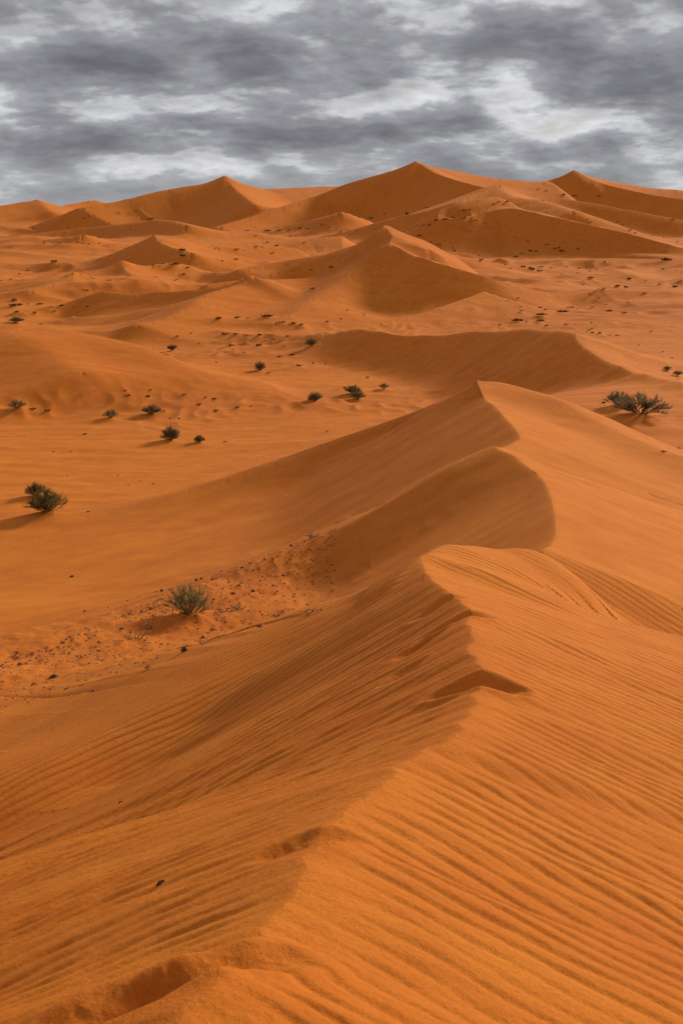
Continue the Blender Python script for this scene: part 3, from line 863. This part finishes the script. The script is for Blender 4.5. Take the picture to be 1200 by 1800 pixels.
def tuft_mesh(seed):
    R = random.Random(seed); V, Fc = [], []
    for k in range(46):
        az = R.uniform(0, 2 * math.pi); q = math.sqrt(R.random()) * .5
        p = Vector((math.cos(az) * q, math.sin(az) * q * .8, -.05))
        d = Vector((math.cos(az) * q * 1.1 + R.gauss(0, .25), math.sin(az) * q * 1.1 + R.gauss(0, .25), R.uniform(.45, 1.1))).normalized()
        blade(V, Fc, p, d, R.uniform(.25, .62) * (1.1 - q), R.uniform(.07, .15), R)
    me = bpy.data.meshes.new('desert_tuft')
    me.from_pydata([tuple(v) for v in V], [], Fc); me.materials.append(TUFT_M)
    return me


def clod_verts(R, c, s, fl=.6):
    """A small angular lump."""
    V = []
    for d in ((1, 0, 0), (.3, 1, .1), (-1, .2, 0), (-.2, -1, .1), (.1, .1, .8), (0, 0, -.5)):
        V.append(Vector(c) + Vector((d[0] * R.uniform(.6, 1.2), d[1] * R.uniform(.6, 1.2), d[2] * fl * R.uniform(.6, 1.3))) * s)
    F4 = [(0, 1, 4), (1, 2, 4), (2, 3, 4), (3, 0, 4), (1, 0, 5), (2, 1, 5), (3, 2, 5), (0, 3, 5)]
    return V, F4


# feet of all plants, then the sand they hold
RR = random.Random(5)
sh_pos = ground_at([(u, v) for u, v, *_ in SHRUBS], 12, 260, 260)
for i_, far_ in ((12, 50.0), (13, 55.0)):
    sh_pos[i_] = at(SHRUBS[i_][0], 742, far_)
for (u, v, w, h, kd, lb), p in zip(SHRUBS, sh_pos):
    if p:
        wm = w / F_PX * math.dist(p, (0, 0, 0))
        MOUNDS.append((p[0] - .05 * wm, p[1], wm * .75, wm * (.22 if p[1] > 30 else .16), 2.2))
tf_pos = [ground_at([(u, v) for u, v, w in lst], 30, 1400, 300) for _, _, lst in TUFTS]
for (lb, gr, lst), ps in zip(TUFTS, tf_pos):
    for (u, v, w), p in zip(lst, ps):
        if p:
            wm = w / F_PX * math.dist(p, (0, 0, 0))
            MOUNDS.append((p[0] - .1 * wm, p[1], wm * 1.1, wm * .30, 1.8))

ground = build_ground()


def on_ground(P):
    P = np.array(P, dtype=float)
    return full_ground(P[:, 0], P[:, 1])[0] + EYE


zs_ = on_ground([p[:2] for p in sh_pos])
for i, ((u, v, w, h, kd, lb), p) in enumerate(zip(SHRUBS, sh_pos)):
    k = math.dist(p, (0, 0, 0)) / F_PX
    make_shrub(p[0], p[1], zs_[i], w * k, h * k, kd, lb, 100 + i)

tm = [tuft_mesh(300 + i) for i in range(7)]
for (lb, gr, lst), ps in zip(TUFTS, tf_pos):
    ok = [(q, p) for q, p in zip(lst, ps) if p]
    zz_ = on_ground([p[:2] for q, p in ok])
    for ((u, v, w), p), z_, nth in zip(ok, zz_, from_left([q[0] + .001 * q[1] for q, p in ok])):
        k = w * math.dist(p, (0, 0, 0)) / F_PX
        o = bpy.data.objects.new('desert_tuft', RR.choice(tm)); C.objects.link(o)
        o.location = (p[0], p[1], z_ - .02 * k); o.rotation_euler = (0, 0, RR.uniform(0, 6.28))
        o.scale = (k * RR.uniform(.8, 1.25), k * RR.uniform(.7, 1.0), k * RR.uniform(.4, .8))
        o['label'] = lb + ', ' + nth; o['category'] = 'tuft'; o['group'] = gr

# ------------------------------------------------------------------ litter on the slope below the near dune
px_, bits = [], []
while len(px_) < 1500:
    u = RR.uniform(-40, 590); top = 1178 - .415 * u; bot = 1262 - .29 * u
    if bot < top:
        continue
    q = RR.random() ** 1.6
    px_.append((u, top - 6 + (bot - top) * q))
pts_ = [p for p in ground_at(px_, 11, 40, 90) if p and p[1] > 13.5]
zl = on_ground([p[:2] for p in pts_])
V1, F1, V2, F2 = [], [], [], []
for p, z_ in zip(pts_, zl):
    pale = RR.random() < .17
    V, F_ = (V2, F2) if pale else (V1, F1)
    s_ = RR.uniform(.010, .022) if pale else RR.uniform(.010, .034)
    a, f_ = clod_verts(RR, (p[0], p[1], z_ + .2 * s_), s_)
    b_ = len(V); V += a; F_ += [tuple(b_ + i for i in q) for q in f_]
for nm, V, F_, m_, lb in (('dry_litter', V1, F1, CLOD_M, 'scattered crumbs of crusted sand and dry plant litter'), ('bleached_chips', V2, F2, PALE_M, 'scattered pale bleached chips among the litter')):
    o = mesh_obj(nm, V, F_, m_); o['kind'] = 'stuff'; o['label'] = lb; o['category'] = 'litter'

CLODS = [(548, 943), (512, 960), (465, 985), (440, 992), (425, 1000), (390, 1008), (375, 1018), (355, 1020), (345, 1022), (300, 1038), (285, 1040), (275, 1041), (225, 1056), (243, 1050), (190, 1068),
         (150, 1075), (128, 1013), (265, 1074), (250, 1080), (30, 1148), (35, 1170), (150, 1120), (160, 1126), (175, 1132), (215, 1112), (358, 1123), (375, 1110), (460, 1100), (445, 1040), (420, 1030), (410, 1045),
         (130, 1175), (95, 1190), (262, 1176), (165, 1216), (60, 1205), (325, 1145), (480, 1030), (500, 1012)]
nths = from_left([u + .001 * v for u, v in CLODS])
cp = ground_at(CLODS); zc = on_ground([p[:2] for p in cp])
for i, (p, z_) in enumerate(zip(cp, zc)):
    s_ = RR.uniform(.035, .07)
    a, f_ = clod_verts(RR, (0, 0, 0), s_, .8)
    o = mesh_obj('earth_clod', a, f_, CLOD_M if i % 4 else DARK_M)
    o.location = (p[0], p[1], z_ + .15 * s_); o.rotation_euler = (0, 0, RR.uniform(0, 6))
    o['label'] = 'small crusted clod in the litter strip below the near dune, ' + nths[i]; o['category'] = 'clod'; o['group'] = 'clods in the litter strip'

STONES = [((213, 1412), .030, 'dark wedge shaped stone on the rippled left slope, the farther of two'), ((283, 1558), .018, 'dark wedge shaped stone near the crest, the nearer of two')]
sp_ = ground_at([q for q, _, _ in STONES]); zst = on_ground([p[:2] for p in sp_])
for (q, s_, lb), p, z_ in zip(STONES, sp_, zst):
    V = [(-1.2, -.3, -.3), (-.2, -.6, -.3), (1.3, .1, -.3), (.2, .6, -.3), (-.5, 0, .45), (.6, .1, .55)]
    F_ = [(0, 1, 4), (1, 2, 5, 4), (2, 3, 5), (3, 0, 4, 5), (3, 2, 1, 0)]
    o = mesh_obj('wedge_stone', [Vector(v) * s_ for v in V], F_, DARK_M)
    o.location = (p[0], p[1], z_ + .1 * s_); o.rotation_euler = (0, .1, .5)
    o['label'] = lb; o['category'] = 'stone'

TWIGS = [((236, 1128), .30, 'low tangle of dry grey twigs left of the large olive shrub'), ((395, 1078), .22, 'small dead twig cluster just right of the large olive shrub'), ((420, 1074), .26, 'bent dead twig at the end of the sand drift right of the olive shrub'),
         ((480, 1085), .20, 'forked dead twig at the lower edge of the litter strip'), ((550, 945), .22, 'thin dead twig at the upper end of the litter strip'), ((493, 1078), .14, 'tiny bare twig beside the forked dead twig'),
         ((262, 1110), .24, 'flattened dry twigs between the tangle and the olive shrub'), ((360, 1130), .16, 'short broken twig on the bare sand below the olive shrub'), ((30, 1155), .18, 'pale broken twig at the left edge of the litter strip'), ((550, 1078), .18, 'dry curved twig where the litter strip meets the near dune')]
tp = ground_at([q for q, _, _ in TWIGS]); zt_ = on_ground([p[:2] for p in tp])
for (q, s_, lb), p, z_ in zip(TWIGS, tp, zt_):
    V, F_ = [], []
    for k in range(9):
        az = RR.uniform(0, 6.28); el = RR.uniform(.1, 1.0)
        d = Vector((math.cos(az) * math.cos(el), math.sin(az) * math.cos(el) * .6, math.sin(el) * .8)) * s_ * RR.uniform(.5, 1)
        b0 = Vector((RR.uniform(-.3, .3) * s_, RR.uniform(-.2, .2) * s_, -.02))
        m_ = b0 + d * .5 + Vector((RR.gauss(0, .08), RR.gauss(0, .08), .06)) * s_
        tube(V, F_, [b0, m_, b0 + d], .022 * s_ + .003, .008 * s_ + .001)
        e = m_ + Vector((RR.gauss(0, .25), RR.gauss(0, .2), RR.uniform(.05, .3))) * s_
        tube(V, F_, [m_, m_.lerp(e, .5) + Vector((0, 0, .02 * s_)), e], .012 * s_ + .001, .005 * s_ + .0005, 3)
    o = mesh_obj('dead_twig', V, F_, WOOD, None, True)
    o.location = (p[0], p[1], z_); o['label'] = lb; o['category'] = 'twig'
